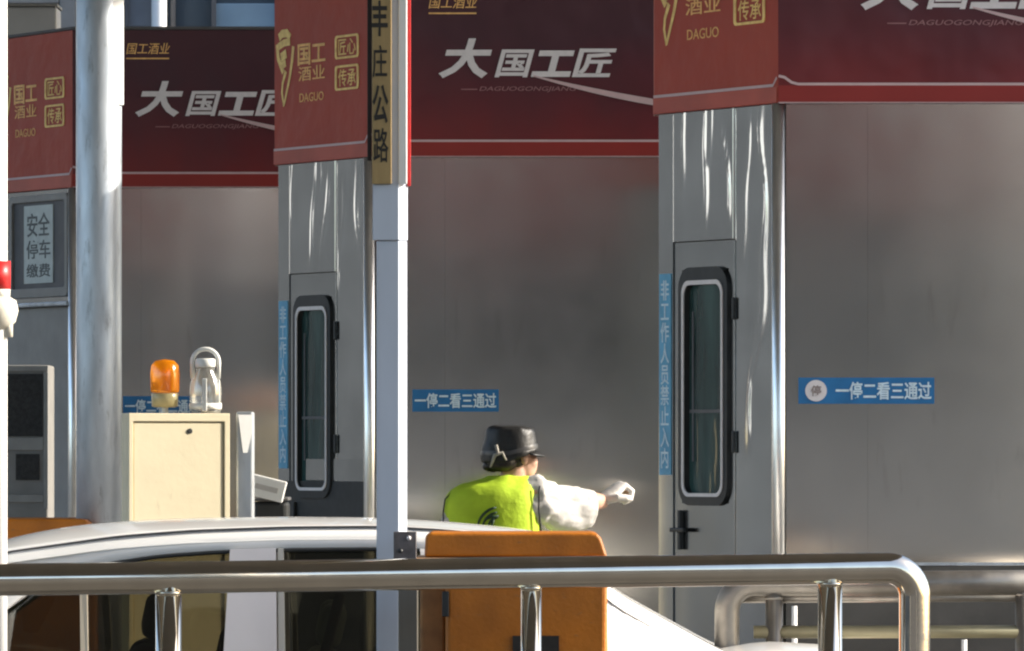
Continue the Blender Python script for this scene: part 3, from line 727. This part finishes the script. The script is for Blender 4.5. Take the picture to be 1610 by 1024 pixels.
# side frames: near and far
wtop = [(-330, 1040), (-150, 965), (-60, 975 - 35), (45, 934), (100, 906), (150, 889), (250, 874), (350, 867), (450, 864), (600, 862.5), (720, 867), (820, 880), (880, 902), (940, 950), (985, 1000)]
for sgn in (-1, 1):
    fb = B()
    def V(px, py, off, z=None):
        p = CP(px, py, off, z); p.y = sgn * off
        return p
    prev = None
    for px in range(-60, 961, 20):                      # cant rail between roof edge and glass
        a = V(px, smooth_tab(edge, px) + 3, HW_R * 1.02); b = V(px, smooth_tab(wtop, px) - 1, HW_W)
        if b.z > a.z - .002: b.z = a.z - .002
        m_ = (a + b) / 2; m_.y *= 1.012
        r_ = [fb.verts.new(v) for v in (a, m_, b)]
        if prev:
            for k in range(2): fb.faces.new((prev[k], r_[k], r_[k + 1], prev[k + 1]))
        prev = r_
    obj('cant_rail', fb, white_car, t, smooth=True).modifiers.new('s', 'SOLIDIFY').thickness = .03
    db = B(); tube(db, [V(px, smooth_tab(edge, px) + 1.5, HW_R * 1.022) for px in range(0, 861, 20)], .0045, 6); obj('roof_seam', db, grey_dark, t, smooth=True)
    sb = B()
    tube(sb, [V(px, smooth_tab(wtop, px) + 1, HW_W + .008) for px in range(120, 901, 20)], .0085, 8)
    obj('window_seal', sb, black_rub, t, smooth=True)
    def pillar(name, top, bot, m):
        q = B(); vs = [q.verts.new(V(*v)) for v in ((top[0], top[2], HW_W + .004), (top[1], top[3], HW_W + .004))]
        vs += [q.verts.new(V(bot[1], 0, HW_B, ZBELT)), q.verts.new(V(bot[0], 0, HW_B, ZBELT))]
        q.faces.new(vs); o = obj(name, q, m, t); o.modifiers.new('s', 'SOLIDIFY').thickness = .02
        return o
    pillar('pillar', (-60, 60, 948, 925), (-250, -175), white_car)
    pillar('pillar', (362, 434, 866, 864), (348, 436), mat('lilac_grey_paint', (.60, .58, .60), .4, 0, var=.03))
    pillar('pillar', (660, 830, 865, 882), (690, 850), white_car)
    q = B(); prev = None
    for px in range(840, 1241, 20):
        r_ = [q.verts.new(V(px, smooth_tab(edge, px) + 3, HW_R * 1.02)), q.verts.new(V(px, 0, HW_B * .99, ZBELT - .05))]
        m2 = (r_[0].co + r_[1].co) / 2; m2.y *= 1.03; r_.insert(1, q.verts.new(m2))
        if prev:
            for k in range(2): q.faces.new((prev[k], r_[k], r_[k + 1], prev[k + 1]))
        prev = r_
    obj('rear_quarter', q, white_car, t, smooth=True).modifiers.new('s', 'SOLIDIFY').thickness = .012
    pillar('window_divider', (126, 137, 896, 893), (128, 140), mat('beige_trim', (.62, .54, .42), .4, .2))
    pillar('window_divider', (437, 446, 864, 864), (439, 449), mat('bright_trim', (.75, .74, .70), .25, .6))
    for nm, a, b in (('side_window', -60, 362), ('side_window', 440, 900)):
        q = B(); prev = None
        for i in range(15):
            px = a + (b - a) * i / 14
            r_ = [q.verts.new(V(px, smooth_tab(wtop, px), HW_W - .004)), q.verts.new(V(px, 0, HW_B - .01, ZBELT))]
            if prev: q.faces.new((prev[0], r_[0], r_[1], prev[1]))
            prev = r_
        obj(nm, q, car_glass, t, smooth=True)
# lower body: one shaped loft along the length
def lowsec(px):
    front = smooth_tab([(-1010, .50), (-980, .68), (-700, .86), (-420, .90), (-250, .84), (900, .82), (1000, .83), (1200, .92), (1330, .90), (1360, .5)], px, 20)
    hw = smooth_tab([(-1010, .62), (-930, .82), (-700, .9), (1150, .9), (1300, .82), (1360, .66)], px, 20)
    return front, hw
lb = B(); rows = []
for px in range(-1010, 1361, 30):
    top, hw = lowsec(px); xw = PX(px, DC) - cx0
    deck = px < -260 or px > 1010
    rows.append([lb.verts.new((xw, y, z)) for y, z in ((-hw * .93, .22), (-hw, .34), (-hw * 1.005, .55), (-hw * .96, top - .06), (-hw * .88, top), (-hw * .5, top + (.05 if deck else -.25)), (0, top + (.065 if deck else -.3)), (hw * .5, top + (.05 if deck else -.25)), (hw * .88, top), (hw * .96, top - .06), (hw * 1.005, .55), (hw, .34), (hw * .93, .22))])
for a, b in zip(rows, rows[1:]):
    for k in range(12): lb.faces.new((a[k], b[k], b[k + 1], a[k + 1]))
    lb.faces.new((a[12], b[12], b[0], a[0]))
lb.faces.new(rows[0]); lb.faces.new(rows[-1][::-1])
obj('lower_body', lb, white_car, t, smooth=True)
for px in (-640, 960):
    for sgn in (-1, 1):
        wb = B(); lathe(wb, [(.20, -.09), (.31, -.1), (.325, -.08), (.325, .08), (.31, .1), (.20, .09)], n=36)
        Mw = Matrix.Translation((PX(px, DC) - cx0, sgn * .83, .325)) @ Matrix.Rotation(R(90), 4, 'X'); bmesh.ops.transform(wb, matrix=Mw, verts=wb.verts)
        wh = obj('wheel', wb, black_rub, t, smooth=True)
        rb = B(); lathe(rb, [(.02, -.08), (.20, -.095), (.20, .095), (.02, .08)], n=30); bmesh.ops.transform(rb, matrix=Mw, verts=rb.verts); obj('rim', rb, galv, wh)
for sgn in (-1, 1):
    hb = B(); ellipsoid(hb, (PX(-960, DC) - cx0, sgn * .62, .66), (.12, .16, .07)); obj('headlight', hb, clear, t, smooth=True)
    hb = B(); ellipsoid(hb, (PX(1335, DC) - cx0, sgn * .66, .72), (.07, .14, .08)); obj('tail_light', hb, red_paint, t, smooth=True)
# seats with headrests, visible through the glass
def seat(px, y, m, ztop, wz=.24):
    x = PX(px, DC + y) - cx0
    q = B(); M = Matrix.Translation((x, y, .45)) @ Matrix.Rotation(R(12), 4, 'Y')
    box(q, -.07, .07, -wz, wz, 0, ztop - .45 - .18, M); box(q, -.5, .02, -wz, wz, -.1, .05, M)
    o = obj('seat', q, m, t, bevel=.05, seg=4)
    q = B(); box(q, -.05, .055, -.13, .13, ztop - .45 - .155, ztop - .45 + .02, M); obj('headrest', q, m, o, bevel=.04, seg=4)
seat(195, -.36, seat_d, 1.17); seat(195, .36, seat_d, 1.17)
seat(320, -.30, seat_d, 1.04, .2); seat(470, -.36, seat_m, 1.14); seat(470, .36, seat_m, 1.14); seat(575, -.3, seat_m, 1.16); seat(575, .34, seat_m, 1.16)
bm_ = B(); tube(bm_, [CP(535, 935, .55), CP(508, 1040, .6)], .022, 8, squash=(1, .3)); obj('seat_belt', bm_, black_rub, t)

# ------------------------------------------------------------------ worker in the yellow green vest
DP = 33.9
OX = PX(775, DP)
t = thing('person', 'worker in a yellow green vest, white shirt and black cap, seen from behind, pointing right', 'person', (OX, DP, ISL - .01))
KP = F / DP
def wp(px, py, y=0.0):
    """point at photo pixel, y behind the figure's own plane, in the figure's frame"""
    d = DP + y
    return Vector((PX(px, d) - OX, y, PZ(py, d) - ISL + .01))
HCN = wp(812, 712, .04)                      # head centre
fd = Vector((.86, .51, 0)).normalized(); fyaw = math.atan2(fd.y, fd.x); rd = Vector((fd.y, -fd.x, 0))
def hp_(f, r, u): return HCN + fd * f + rd * r + Vector((0, 0, u))
bm = B()
ellipsoid(bm, hp_(-.012, 0, .015), (.096, .078, .105), fyaw)            # cranium
ellipsoid(bm, hp_(.042, 0, -.052), (.070, .066, .088), fyaw)             # face and jaw
ellipsoid(bm, hp_(.062, 0, -.118), (.034, .034, .028), fyaw)             # chin
for s_ in (-1, 1):
    ellipsoid(bm, hp_(.060, s_ * .044, -.045), (.034, .026, .038), fyaw)  # cheeks
    ellipsoid(bm, hp_(-.004, s_ * .086, -.024), (.023, .013, .038), fyaw + s_ * .35)  # ears
    ellipsoid(bm, hp_(-.006, s_ * .078, -.048), (.010, .008, .012), fyaw)
tube(bm, [hp_(.092, 0, .0), hp_(.104, 0, -.025), hp_(.108, 0, -.036)], [.009, .012, .014], 10)  # nose
tube(bm, [hp_(.088, -.022, -.072), hp_(.098, 0, -.072), hp_(.088, .022, -.072)], [.006, .009, .006], 8)  # lips
nk = Vector((.075, .025, 1.33))
tube(bm, [nk + Vector((0, 0, -.06)), nk, HCN + Vector((-.01, -.005, -.09)), HCN + Vector((0, 0, -.02))], [.075, .064, .062, .055], 18)
# trunk and legs
loft(bm, [ell((0, 0, .80), .155, .105), ell((0, 0, .92), .165, .115), ell((0, 0, 1.05), .15, .10), ell((0, 0, 1.18), .175, .115), ell((.01, 0, 1.27), .19, .11), ell((.03, .01, 1.325), .15, .085), ell((.05, .02, 1.36), .07, .06)])
for s_ in (-1, 1):
    tube(bm, [(s_ * .085, 0, .86), (s_ * .09, .01, .48), (s_ * .095, 0, .10), (s_ * .10, .03, .055)], [.09, .062, .045, .045], 16)
    tube(bm, [(s_ * .10, -.03, .05), (s_ * .105, .12, .04), (s_ * .105, .18, .035)], [.042, .042, .03], 12)
# right arm reaching out, left arm hanging
sh = wp(838, 772, -.02); el = wp(918, 788, .14); wr = wp(948, 789, .29)
tube(bm, [sh + Vector((-.06, 0, -.02)), sh, (sh + el) / 2, el, (el + wr) / 2, wr], [.06, .058, .052, .047, .047, .036], 18)
lsh = wp(718, 790, -.01)
tube(bm, [lsh + Vector((.07, 0, 0)), lsh, lsh + Vector((-.035, .02, -.27)), lsh + Vector((-.03, .09, -.50))], [.055, .052, .04, .027], 16)
def hand(w0, axis, down, side, sc=1.0, curl=1.0):
    """palm with four curled fingers and a thumb; axis: along the palm, down: palm normal, side: towards the thumb"""
    a, n_, s_ = axis.normalized(), down.normalized(), side.normalized()
    def q(f, u, v): return w0 + (a * f + s_ * u + n_ * v) * sc
    rings = []
    for f, hw, th in ((-.01, .027, .020), (.03, .036, .019), (.065, .041, .017), (.092, .040, .014)):
        rings.append([q(f, hw * math.cos(2 * math.pi * k / 14), th * math.sin(2 * math.pi * k / 14)) for k in range(14)])
    loft(bm, rings)
    for i, (u, L) in enumerate(((.029, .070), (.010, .080), (-.010, .074), (-.028, .058))):
        pts = [q(.075, u, 0)]; ang = .15 + .12 * i; p = q(.092, u * 1.02, 0); pts.append(p)
        for seg, c_ in ((.46, .55), (.32, .75), (.24, .45)):
            ang += c_ * curl; p = p + (a * math.cos(ang) + n_ * math.sin(ang)) * L * seg * sc; pts.append(p)
        tube(bm, pts, [.0095 * sc, .0095 * sc, .0088 * sc, .008 * sc, .0066 * sc], 10)
    tube(bm, [q(.015, .026, .004), q(.045, .050, .014), q(.070, .056, .030), q(.088, .052, .044)], [.013 * sc, .0115 * sc, .0095 * sc, .0075 * sc], 10)
hand(wr + Vector((.0, .0, .006)), Vector((.66, .45, .50)), Vector((.50, .05, -1)), Vector((.25, -1, -.05)), 1.46, 1.75)
hand(lsh + Vector((-.03, .09, -.50)), Vector((0, .12, -1)), Vector((.5, 1, 0)), Vector((.6, .8, 0)), 1.0, .6)
me = bpy.data.meshes.new('tmp'); bm.to_mesh(me); bm.free()
bo = bpy.data.objects.new('body', me); C.objects.link(bo)
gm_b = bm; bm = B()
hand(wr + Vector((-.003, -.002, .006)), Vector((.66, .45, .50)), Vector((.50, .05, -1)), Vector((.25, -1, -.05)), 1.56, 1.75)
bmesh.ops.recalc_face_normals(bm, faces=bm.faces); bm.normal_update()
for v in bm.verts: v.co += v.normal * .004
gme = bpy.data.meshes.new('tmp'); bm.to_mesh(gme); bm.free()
go = bpy.data.objects.new('hand_cover', gme); C.objects.link(go)  # white outer layer over the right hand
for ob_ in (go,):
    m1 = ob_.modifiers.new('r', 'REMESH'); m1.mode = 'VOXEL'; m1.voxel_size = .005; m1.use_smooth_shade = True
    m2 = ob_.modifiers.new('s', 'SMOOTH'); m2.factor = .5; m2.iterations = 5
rm = bo.modifiers.new('r', 'REMESH'); rm.mode = 'VOXEL'; rm.voxel_size = .0062; rm.use_smooth_shade = True
sm = bo.modifiers.new('s', 'SMOOTH'); sm.factor = .5; sm.iterations = 4
dg = bpy.context.evaluated_depsgraph_get(); me2 = bpy.data.meshes.new_from_object(bo.evaluated_get(dg))
bo.modifiers.clear(); bo.data = me2; me2.materials.clear(); me2.materials.append(skin)
for p in me2.polygons: p.use_smooth = True
bo.parent = t
gme.materials.append(mat('white_hand_cover', (.70, .67, .64), .85, 0, var=.04, vscale=30, bump=.002, bscale=60)); go.parent = t
def wrinkle(bm, amp, sc, seed=0.0, stretch=(1, 1, 1)):
    bm.normal_update()
    for v in bm.verts:
        c = Vector((v.co.x * stretch[0], v.co.y * stretch[1], v.co.z * stretch[2])) * sc + Vector((seed, seed, seed))
        v.co += v.normal * amp * (noise.noise(c) + .5 * noise.noise(c * 2.3))
# face details
eb = B()
for s_ in (-1, 1): ellipsoid(eb, hp_(.083, s_ * .031, -.008), (.010, .013, .008), fyaw, 2)
obj('eye', eb, white_film, bo, smooth=True)
eb = B(); tube(eb, [hp_(.0975, -.02, -.072), hp_(.1055, 0, -.0725), hp_(.0975, .02, -.072)], [.002, .004, .002], 8); obj('mouth', eb, mat('lip', (.38, .13, .11), .5), bo, smooth=True)
# hair with bun and clip
hb = B()
ellipsoid(hb, hp_(-.022, 0, .012), (.101, .084, .108), fyaw)
ellipsoid(hb, wp(789, 727, -.03), (.075, .06, .052), 0)
ellipsoid(hb, wp(775, 733, .0), (.05, .05, .030), 0)
for v in list(hb.verts):      # keep the face free
    r_ = v.co - HCN
    if r_.dot(fd) > .035 and r_.z < .04: v.co -= fd * (r_.dot(fd) - .035)
wrinkle(hb, .006, 14, 3)
obj('hair', hb, hair_m, bo, smooth=True)
cb = B(); tube(cb, [wp(771, 735, -.095), wp(778, 716, -.10), wp(790, 712, -.105), wp(796, 724, -.10)], [.004, .010, .008, .004], 10); tube(cb, [wp(780, 700, -.09), wp(784, 716, -.10)], [.009, .006], 8)
obj('hair_clip', cb, mat('grey_ribbon', (.33, .31, .27), .6, 0, var=.2, vscale=30), bo, smooth=True)
# cap
kb = B()
cc = wp(802, 700, .03)
def ring(z, rx, ry, dx=0): return ell((cc.x + dx, cc.y, z), rx, ry, 0, 36, p=2.3)
zt = lambda py: wp(0, py, .03).z
loft(kb, [ring(zt(727), .136, .125, -.004), ring(zt(722), .141, .128, -.004), ring(zt(706), .136, .124, -.004), ring(zt(692), .128, .118, -.001), ring(zt(677), .122, .112, .002), ring(zt(672), .112, .103, .004), ring(zt(669.5), .08, .07, .004)])
for v in kb.verts:
    if v.co.z < zt(716): v.co.z += .055 * max(0, (v.co.x - cc.x) / .13)      # front edge higher over the face
    if v.co.z > zt(680): v.co.z -= .05 * max(0, (v.co.x - cc.x)) 
bmesh.ops.subdivide_edges(kb, edges=kb.edges[:], cuts=1, use_grid_fill=True, smooth=.4)
wrinkle(kb, .007, 8, 1); wrinkle(kb, .004, 22, 3)
cap = obj('cap', kb, cap_m, t, smooth=True)
pb = B(); rows = []
for i in range(13):
    a = R(-62 + 124 * i / 12) + fyaw * .55
    dv = Vector((math.cos(a), math.sin(a), 0)); k = math.cos(R(-62 + 124 * i / 12))
    b0 = Vector((cc.x - .005, cc.y, zt(711))) + dv * .118
    rows.append((b0, b0 + dv * (.015 + .045 * k) + Vector((0, 0, -.018 * k - .004))))
loft(pb, [[a + Vector((0, 0, .004)), b + Vector((0, 0, .003)), b - Vector((0, 0, .003)), a - Vector((0, 0, .004))] for a, b in rows])
obj('brim', pb, cap_m, cap, smooth=True)
kb = B(); loft(kb, [ring(zt(716), .1425, .129, -.004), ring(zt(713), .143, .1295, -.004), ring(zt(709), .140, .127, -.004)], cap=False)
for v in kb.verts: v.co.z += .034 * max(0, (v.co.x - cc.x) / .13)
obj('cap_band', kb, mat('cap_band_sheen', (.05, .05, .052), .35), cap, smooth=True)
# white shirt: sleeves and the collar that shows
vb = B()
mid = (sh + el) / 2
def oring(c, axis, rx, rz, n=24):
    a = axis.normalized(); s_ = a.cross(Vector((0, 0, 1))).normalized(); u = s_.cross(a).normalized()
    return [c + s_ * rx * math.cos(2 * math.pi * k / n) + u * rz * math.sin(2 * math.pi * k / n) for k in range(n)]
ax = (el - sh)
loft(vb, [oring(sh + Vector((-.09, 0, -.05)), ax, .08, .11), oring(sh + Vector((.0, 0, -.045)), ax, .09, .125), oring(sh + Vector((.055, .02, -.055)), ax + Vector((0, 0, -.02)), .085, .118),
          oring(wp(885, 802, .08), ax, .085, .122), oring(wp(904, 803, .12), ax, .080, .112), oring(wp(922, 801, .15), ax + Vector((0, 0, .03)), .074, .098), oring(wp(928, 800, .16), ax + Vector((0, 0, .03)), .070, .092)], cap=False)
bmesh.ops.subdivide_edges(vb, edges=vb.edges[:], cuts=1, use_grid_fill=True, smooth=.6)
bmesh.ops.subdivide_edges(vb, edges=vb.edges[:], cuts=1, use_grid_fill=True, smooth=.3)
vb.normal_update()
for v in vb.verts:      # hanging folds
    q = v.co; f_ = noise.noise(Vector((q.x * 9 - q.z * 7, q.y * 6, q.z * 5 + q.x * 3))); f_ = 1 - abs(f_) * 3.2
    v.co += v.normal * .013 * f_ * max(.0, min(1, ((el - sh).length + .02 - (q - sh).dot((el - sh).normalized())) / .12))
wrinkle(vb, .006, 18, 2, (1.3, 1, .7)); wrinkle(vb, .003, 40, 5)
so_ = obj('shirt_sleeve', vb, cloth_w, t, smooth=True); md = so_.modifiers.new('s', 'SOLIDIFY'); md.thickness = .004; md.offset = -1
vb = B()
lax = Vector((-.03, .01, -.27))
loft(vb, [oring(lsh + Vector((.04, 0, .0)), Vector((-1, 0, -.6)), .06, .06), oring(lsh + Vector((-.0, 0, -.035)), Vector((-.6, 0, -1)), .07, .06), oring(lsh + Vector((-.02, .0, -.12)), lax, .075, .062), oring(lsh + Vector((-.045, .01, -.24)), lax, .082, .07), oring(lsh + Vector((-.04, .01, -.22)), lax, .07, .06)], cap=False)
wrinkle(vb, .006, 14, 8)
obj('shirt_sleeve', vb, cloth_w, t, smooth=True)
# vest
vb = B()
def vr(cx, z, rx, ry, p=2.4, cy=.0, ti=(0, 0)): return ell((cx, cy, z), rx, ry, 0, 48, ti, p)
zz = lambda py: wp(0, py).z
loft(vb, [vr(0, .74, .225, .15), vr(-.0, .76, .235, .155), vr(-.002, .95, .232, .15), vr(-.003, zz(835), .235, .148), vr(-.004, zz(805), .240, .148), vr(-.002, zz(792), .236, .146), vr(.002, zz(780), .226, .14), vr(.010, zz(771), .214, .132, 2.3), vr(.032, zz(762), .192, .118, 2.2, .01), vr(.065, zz(757), .155, .10, 2.1, .015), vr(.080, zz(753), .130, .09, 2.1, .02), vr(.085, zz(748.5), .112, .084, 2.0, .025), vr(.085, zz(748.0), .10, .074, 2.0, .025), vr(.082, zz(758), .088, .066, 2.0, .025)], cap=False)
wrinkle(vb, .008, 7, 4, (1, 1, .8)); wrinkle(vb, .005, 20, 6)
vb.normal_update()
for v in vb.verts:
    q = v.co; f_ = 1 - abs(noise.noise(Vector((q.x * 8 + q.z * 4, 0, q.z * 6 - q.x * 5)))) * 3
    v.co += v.normal * .0035 * f_
vb.normal_update(); bvh = BVHTree.FromBMesh(vb)
vest = obj('vest', vb, hivis, t, smooth=True)
def onvest(px, py, off=.004):
    o_ = wp(px, py, -.6); hit = bvh.ray_cast(o_, Vector((0, 1, 0)))
    return (hit[0] if hit[0] else wp(px, py, -.14)) + Vector((0, -off, 0))
lg = B()
for cx_, cy_, rr2, a0, a1 in ((786, 834, 36, 100, 176), (786, 834, 28, 100, 172), (786, 834, 20, 100, 166)):
    pts = [onvest(cx_ + rr2 * math.cos(R(a0 + (a1 - a0) * i / 8)), cy_ - rr2 * .98 * math.sin(R(a0 + (a1 - a0) * i / 8))) for i in range(9)]
    tube(lg, pts, [.0035 + .0035 * math.sin(math.pi * min(1, .15 + i / 9)) for i in range(9)], 8)
tube(lg, [onvest(762, 818), onvest(772, 814), onvest(784, 813)], .0065, 8)
tube(lg, [onvest(776, 815), onvest(774, 826), onvest(766, 842)], [.0075, .007, .005], 8)
obj('vest_emblem', lg, mat('dark_green_print', (.02, .05, .02), .6), vest, smooth=True)
tb = B()
pts = [onvest(842, 757 + 0), onvest(845, 775), onvest(847, 800), onvest(850, 822), onvest(854, 850)]
ed = [wp(848.5, 764, -.085), wp(847.5, 780, -.095), wp(847, 800, -.10), wp(849, 820, -.10), wp(852, 845, -.10)]
tube(tb, ed, .0045, 8)
tube(tb, [wp(712, 772, -.03), wp(700, 785, -.06), wp(697, 806, -.06), wp(697, 840, -.05)], .004, 8)
obj('vest_piping', tb, cloth_d, vest, smooth=True)
# trousers and shoes
for s_ in (-1, 1):
    q = B(); tube(q, [(s_ * .08, 0, .92), (s_ * .088, 0, .8), (s_ * .092, .01, .48), (s_ * .096, 0, .10)], [.115, .105, .085, .072], 20); obj('trouser_leg', q, cloth_d, t, smooth=True)
    q = B(); ellipsoid(q, (s_ * .105, .07, .05), (.052, .145, .05)); obj('shoe', q, black_rub, t, smooth=True)

# ------------------------------------------------------------------ building beyond, seen over the left booth
d = 62.0
t = thing('rear_building', 'slate clad building with pale blue panels beyond the left booth', 'building', (PX(220, d), d, 0))
X = lambda px: PX(px, d) - PX(220, d)
obj('wall', box(B(), X(-500), X(700), .1, 6, 0, 9), slate, t)
for a, b, y0, y1, m_ in ((338, 437, 47, 5, bluepanel), (93, 118, 60, -30, grey_paint), (200, 239, 42, -40, mat('grey_lilac_panel', (.16, .18, .21), .5, 0, var=.15, vscale=3)), (-60, 92, 5, -60, grey_paint)):
    obj('panel', box(B(), X(a), X(b), .04, .0995, PZ(y0, d), PZ(y1, d)), m_, t, bevel=.01)
obj('column', tube(B(), [(X(251), -.1, 0), (X(251), -.1, 9)], 12 * d / F, 20), white_paint, t, smooth=True)
for px in (199, 272, 336, 441):
    obj('mullion', box(B(), X(px) - .02, X(px) + .02, .0, .09, 0, 9), grey_dark, t)
d = 52.0
bx = thing('rooftop_box', 'pale grey metal box above the red sign of the left booth', 'box', (PX(52, d), d, PZ(90, d)))
X = lambda px: PX(px, d) - PX(52, d)
obj('casing', box(B(), X(-20), X(89), 0, .5, 0, PZ(11, d) - PZ(90, d)), mat('pale_grey_box', (.42, .42, .43), .5, 0, var=.06, vscale=4, bump=.002, bscale=8), bx, bevel=.015)
obj('lid', box(B(), X(-22), X(91), -.03, .53, PZ(11, d) - PZ(90, d) + .003, PZ(6, d) - PZ(90, d)), grey_paint, bx, bevel=.005)
box(bb := B(), X(5), X(20), .1, .4, -2.9, -.002); obj('stand', bb, grey_dark, bx)

# unseen toll canopy above the frame, its edges set for sun and shade
t = thing('canopy', 'flat unseen toll plaza canopy roof shading the row of booths', 'canopy', (0, 38, 0))
obj('roof', box(B(), -10, 4.5, -27, 16, 7.0, 7.8), unseen_canopy_m, t)
for x, y in ((-7.5, -25), (3.9, -25), (-8.5, 14), (3.9, 14)):
    obj('column', tube(B(), [(x, y, 0), (x, y, 7.0)], .35, 24), white_paint, t, smooth=True)

# made-up building behind the camera, added to shape reflections in the steel walls
t = thing('reflection_building', 'unseen added pale building with dark panels and a red band, mirrored in the booth walls', 'building', (0, -15, 0))
obj('wall', box(B(), -26, 26, -6, 0, 0, 6.8), wall_pale, t)
obj('reflection_band', box(B(), -25.9, 25.9, .002, .25, HC + 2.75, HC + 4.9), mat('reflection_red', (.17, .055, .05), .5, 0, var=.08), t)
for x0, x1 in ((-15, -12.4), (-10, -7.6), (-4.6, -2.0), (-1.2, 2.2), (4.4, 7.8), (9.6, 12.4)):
    obj('reflection_panel', box(B(), x0, x1, .003, .06, HC + .5, HC + 2.55), mat('reflection_dark', (.008, .009, .009), .6), t)

t = thing('reflection_block', 'unseen added grey block with two white wings, mirrored in the slanted booth ends', 'building', (-34, 62, 0), R(34))  # made-up block, added for bright and dark streaks in the dented steel
obj('wall', box(B(), -40, 40, .3, 8, 0, 11), mat('reflection_grey', (.085, .092, .098), .6, 0, var=.25, vscale=.3), t)
obj('reflection_wing', box(B(), -40, -23, 0, .29, 0, 11), white_paint, t)
obj('reflection_wing', box(B(), 10, 40, 0, .29, 0, 11), white_paint, t)
obj('reflection_cornice', box(B(), -40, 40, -.2, .29, 11.01, 11.8), wall_pale, t)
